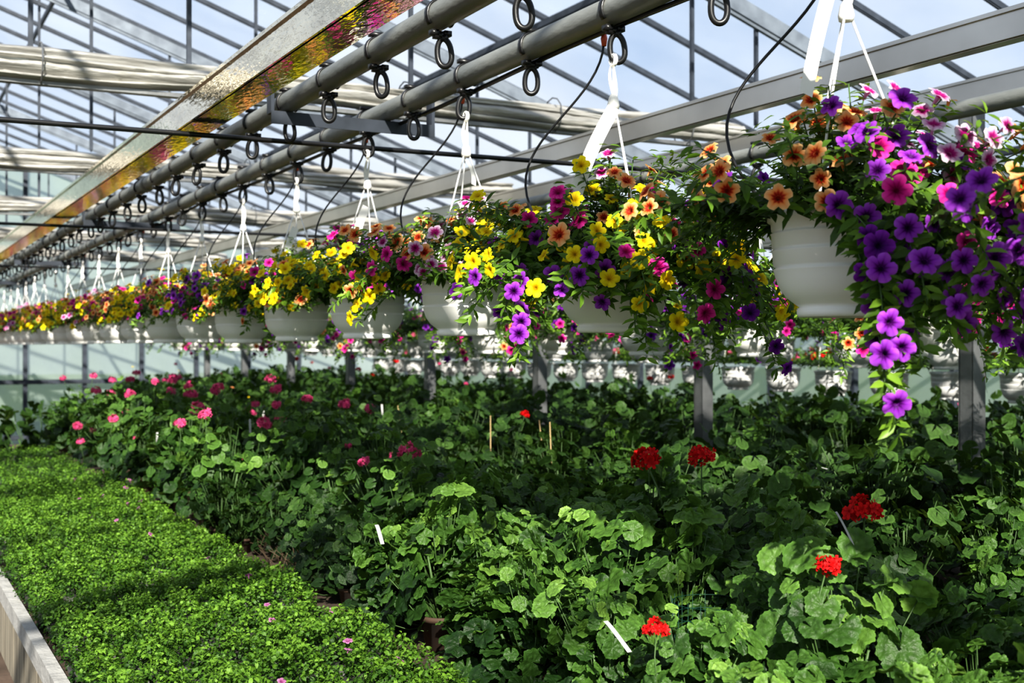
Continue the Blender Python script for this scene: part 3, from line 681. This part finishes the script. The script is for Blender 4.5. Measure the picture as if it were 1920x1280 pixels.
spec={
 -1:dict(L=.31,tr=[],bl=[(0,.3,'orange'),(-.2,.25,'orange'),(-.3,.3,'orange'),(-.35,.35,'orange'),(-.1,.1,'violet'),(.1,.1,'purple'),(-.3,.12,'purple'),(-.2,.45,'pink')],nf=110,ns=130),
 0:dict(L=.32,tr=[(15,.35,22,.34,30),(45,.2,20,.34,20),(72,.14,22,.34,12),(92,.09,20,.37,8),(106,.05,9,.50,4)],nf=215,ns=180,clear=(-.19,-.07,.17),md=.038,
   bl=[(-.12,.29,'orange'),(-.04,.37,'orange'),(-.2,.27,'orange'),(-.24,.3,'orange'),(-.14,.34,'orange'),(-.28,.25,'orange'),(-.18,.2,'violet'),(-.22,.2,'purple'),(.03,.29,'purple'),(.1,.42,'pink'),(.17,.32,'pink'),(.13,.36,'pink'),(.09,.30,'pink'),(.14,.28,'pink'),(.24,.26,'orange'),(.28,.36,'orange'),(.2,.24,'orange'),(.30,.22,'orange'),(.07,.2,'magenta'),(.10,.23,'magenta'),(.04,.15,'purple'),(.15,.15,'purple'),(.2,.08,'purple'),(.02,-.01,'purple'),(-.06,-.06,'purple'),(.25,.12,'violet'),(-.05,-.13,'purple'),(.1,.02,'purple'),(.12,-.05,'purple'),(.3,.0,'violet'),(.12,.1,'purple')]),
 1:dict(L=.32,tr=[(140,.22,10,.36,20),(40,.3,18,.38,22),(10,.4,10,.38,30),(100,.35,26,.29,10),(70,.25,14,.33,10)],nf=195,ns=185,clear=(-.15,.0,.065),
   bl=[(-.19,.45,'pink'),(-.22,.42,'orange'),(0,.23,'yellow'),(-.1,.18,'yellow'),(.1,.1,'yellow'),(.05,.05,'yellow'),(-.05,.24,'yellow'),(.07,.37,'orange'),(.12,.4,'orange'),(.11,.18,'magenta'),(-.08,.3,'magenta'),(0,.33,'yellow'),(-.09,.1,'purple'),(-.05,.07,'purple'),(.19,.17,'violet'),(.31,.26,'violet'),(.25,.1,'violet'),(.22,.12,'magenta'),(.22,.27,'yellow'),(.3,.15,'yellow'),(-.26,-.03,'purple'),(-.15,.04,'purple'),(-.2,.1,'purple'),(.2,.0,'violet'),(0,-.02,'yellow'),(.03,.12,'yellow'),(-.3,.2,'yellow')]),
 2:dict(L=.30,tr=[(172,.3,5,.30,25),(85,.4,12,.20,15)],nf=160,ns=180,clear=(-.18,.22,.14),
   bl=[(.06,.22,'yellow'),(.17,.37,'yellow'),(.12,.35,'yellow'),(0,.28,'yellow'),(.12,.5,'yellow'),(-.13,.37,'orange'),(-.2,.32,'orange'),(-.17,.27,'pink'),(-.03,.37,'pink'),(-.08,.23,'pink'),(-.16,.44,'purple'),(-.16,.23,'magenta'),(-.06,.44,'magenta'),(-.2,.1,'yellow'),(.08,.14,'purple'),(.25,.1,'purple'),(.25,.3,'yellow')]),
 3:dict(L=.30,tr=[(15,.3,6,.30,20),(85,.4,12,.20,15)],nf=155,ns=175,clear=(-.18,.14,.14),
   bl=[(-.03,.27,'yellow'),(-.13,.27,'yellow'),(-.22,.22,'yellow'),(-.08,.43,'magenta'),(.02,.39,'purple'),(.1,.1,'yellow'),(.1,.39,'orange'),(.15,.33,'pink'),(.06,.27,'magenta'),(-.2,.38,'orange'),(.22,.15,'purple')]),
 4:dict(L=.30,tr=[(10,.4,6,.34,20),(85,.4,8,.20,15)],nf=150,ns=160,clear=(-.14,.10,.11),bl=mixer({'orange':3,'yellow':4,'magenta':1.5,'purple':1.2})),
 5:dict(L=.30,tr=[(30,.4,5,.32,20),(85,.4,8,.20,15)],nf=150,ns=160,clear=(-.17,.14,.12),bl=mixer({'orange':3,'yellow':2,'purple':2,'magenta':1.5})),
 6:dict(L=.30,tr=[(85,.4,8,.20,15)],nf=150,ns=155,clear=(-.18,.18,.14),bl=mixer({'yellow':4,'orange':2,'purple':2,'magenta':1})),
}
descr={-1:'peach orange and violet flowers',0:'peach orange, pink and trailing purple flowers',1:'yellow, magenta and trailing purple flowers',2:'yellow, orange and pink-white flowers',3:'yellow and magenta flowers',4:'orange and yellow flowers',5:'orange, yellow and purple flowers',6:'yellow and purple flowers'}
hb={-1:.05,0:.055,1:.033,2:.031,3:.026,4:.02,5:.012,6:.018}
for k,s_ in spec.items():
    g=np.random.default_rng(100+k); y=2.627+.864*(k-1)
    ST=stems(g,s_['ns'],s_['L'],2.9,s_['tr'],clear=s_.get('clear'))
    fl=flowers(ST,g,s_['nf'],s_['bl'],clear=s_.get('clear'),md=s_.get('md',.034))
    tag=None; ox=oy=0
    if k==1: tag=(striptag(*(-RT*.8-FW*.3)[:2],.29,.030,.46),tuple(FT*.02+np.array([0,0,.57])))
    elif k==0: tag=(striptag(*(-RT*.5+FT*.2)[:2],.36,.024,.5),tuple(FT*.02+np.array([0,0,.74]))); ox,oy=(-RT*.020)[:2]
    elif k in (3,4): tag=(striptag(*(-RT*.6)[:2],.15,.028),tuple(FT*.02+np.array([0,0,.50])))
    elif k in (2,): tag=(striptag(*(RT*.6)[:2],.09,.014),(0,0,.56))
    basket(PX+ox,y+oy,hb[k],ST,g,fl,100,tag,'white hanging pot overflowing with '+descr[k],hangerm(.854-.125-hb[k],.578,seed=k+1))
def variant(seed,ws,nf,L=.29,hm=None,pm=None,loc=(0,0,0),ns=125,label='',h=0,tr=(),em=2,clear=None):
    g=np.random.default_rng(seed); ST=stems(g,ns,L,2.9,list(tr),emin=em,clear=clear)
    return basket(loc[0],loc[1],h,ST,g,flowers(ST,g,nf,mixer(ws),md=.03,clear=clear),0,None,label,hm,pm,'hanging flower baskets',1.9,fs=(.021,.029))
hmf=hangerm(.854-.125-.02,.575,seed=4)
vdef=[({'magenta':3,'yellow':3,'orange':2},'magenta, yellow and orange flowers'),({'yellow':4,'magenta':1,'orange':3},'yellow, magenta and orange flowers'),({'pink':3,'yellow':2,'magenta':2,'orange':2},'pink, yellow and magenta flowers'),({'purple':1.5,'yellow':3,'orange':2,'magenta':1.5},'mixed yellow, purple and orange flowers')]
far=[]
for i,k in enumerate((7,8,9,10)):
    far.append(variant(200+i,vdef[i][0],160,loc=(PX,2.627+.864*(k-1)),hm=hmf,h=.018,em=5,clear=(-.2,.2,.12),ns=145,L=.30,label='white hanging pot full of '+vdef[i][1]))
for k in range(11,22):
    v=(k*7+k//3)%4; copytree(far[v],(PX,2.627+.864*(k-1),EYE+.015),random.uniform(-.4,.4),random.uniform(1.0,1.08))
g2=[variant(300+i,ws,60,loc=(3.5,1.5+.864*i+.2),hm=hangerm(.854-.125+.04,.6,seed=8+i),h=-.04,label=lb,tr=[(60,1,18,.38,15)],em=5,clear=(-.12,.12,.08)) for i,(ws,lb) in enumerate((({'violet':3,'magenta':1,'purple':1},'white hanging pot with violet and magenta flowers'),({'yellow':1,'violet':3,'magenta':1},'white hanging pot with violet, magenta and yellow flowers'),({'orange':1,'magenta':2,'violet':1},'white hanging pot with magenta and orange flowers')))]
for i in range(3,17): copytree(g2[i%3],(3.5,1.7+.864*i,EYE-.05),random.uniform(-.5,.5),random.uniform(.92,1.02))
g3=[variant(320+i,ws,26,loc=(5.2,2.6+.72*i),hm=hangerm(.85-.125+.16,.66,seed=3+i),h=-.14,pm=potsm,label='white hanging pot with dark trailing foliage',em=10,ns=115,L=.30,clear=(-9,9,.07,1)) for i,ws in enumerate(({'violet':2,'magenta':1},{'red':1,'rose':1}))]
for i in range(2,20): copytree(g3[i%2],(5.2,2.6+.72*i,EYE-.13),random.uniform(0,6),random.uniform(1.05,1.18))
lowh=hangerm(.85-.1+.42,.95,rim=.112,rz=.155,seed=2)
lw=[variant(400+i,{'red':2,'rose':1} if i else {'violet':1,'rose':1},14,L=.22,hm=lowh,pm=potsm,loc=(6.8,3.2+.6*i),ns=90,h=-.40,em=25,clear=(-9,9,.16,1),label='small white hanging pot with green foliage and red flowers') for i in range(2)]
for o in lw: o['group']='low hanging pots'
for i in range(2,24): copytree(lw[i%2],(6.8,3.2+.6*i,EYE-.39+random.uniform(-.01,.01)),random.uniform(0,6),1.25)
for o in lw: o.scale=(1.25,)*3

def drip(y0,x1,y1,zt,sag):
    m=MB(); p0=np.array([1.715,y0,EYE+.80]); p3=np.array([x1,y1,zt]); c1=p0+np.array([-.01,.0,-.20]); c2=p3+sag
    pts=[(1-t)**3*p0+3*(1-t)**2*t*c1+3*(1-t)*t*t*c2+t**3*p3 for t in np.linspace(0,1,22)]
    tube(m,pts,.0033,7)
    o=obj('drip_tube',m.mesh('drip_tube',[M['blackplastic']]),label='thin black drip tube hanging from the hose into a basket',category='tube',group='drip tubes')
    m=MB(); tube(m,[p0+np.array([0,0,.022]),p0+np.array([0,0,.008]),p0+np.array([0,0,-.012])],[.006,.009,.006],10); obj('connector',m.mesh('connector',[M['redplastic']]),o,label='small orange-red plastic connector')
for k in range(0,12):
    yb=2.627+.864*(k-1)
    drip(yb+.10,PX-.10,yb+.12,EYE+.26,np.array([-.10,.30,.28]))

def cage(m):
    for z in np.arange(0,.20,.03): tube(m,[(.085*math.cos(a),.085*math.sin(a),z) for a in np.linspace(0,6.283,17)[:-1]],.0007,3,closed=True)
    for a in np.linspace(0,6.283,19)[:-1]: tube(m,[(.085*math.cos(a),.085*math.sin(a),0),(.085*math.cos(a),.085*math.sin(a),.19)],.0007,3)
single('plant_support_mesh',cage,[M['net']],loc=(1.66,2.2,BZ+.11),label='green wire mesh ring supporting a geranium',category='plant support')
print('objects',len(bpy.data.objects),'polys',sum(len(m.polygons) for m in bpy.data.meshes))
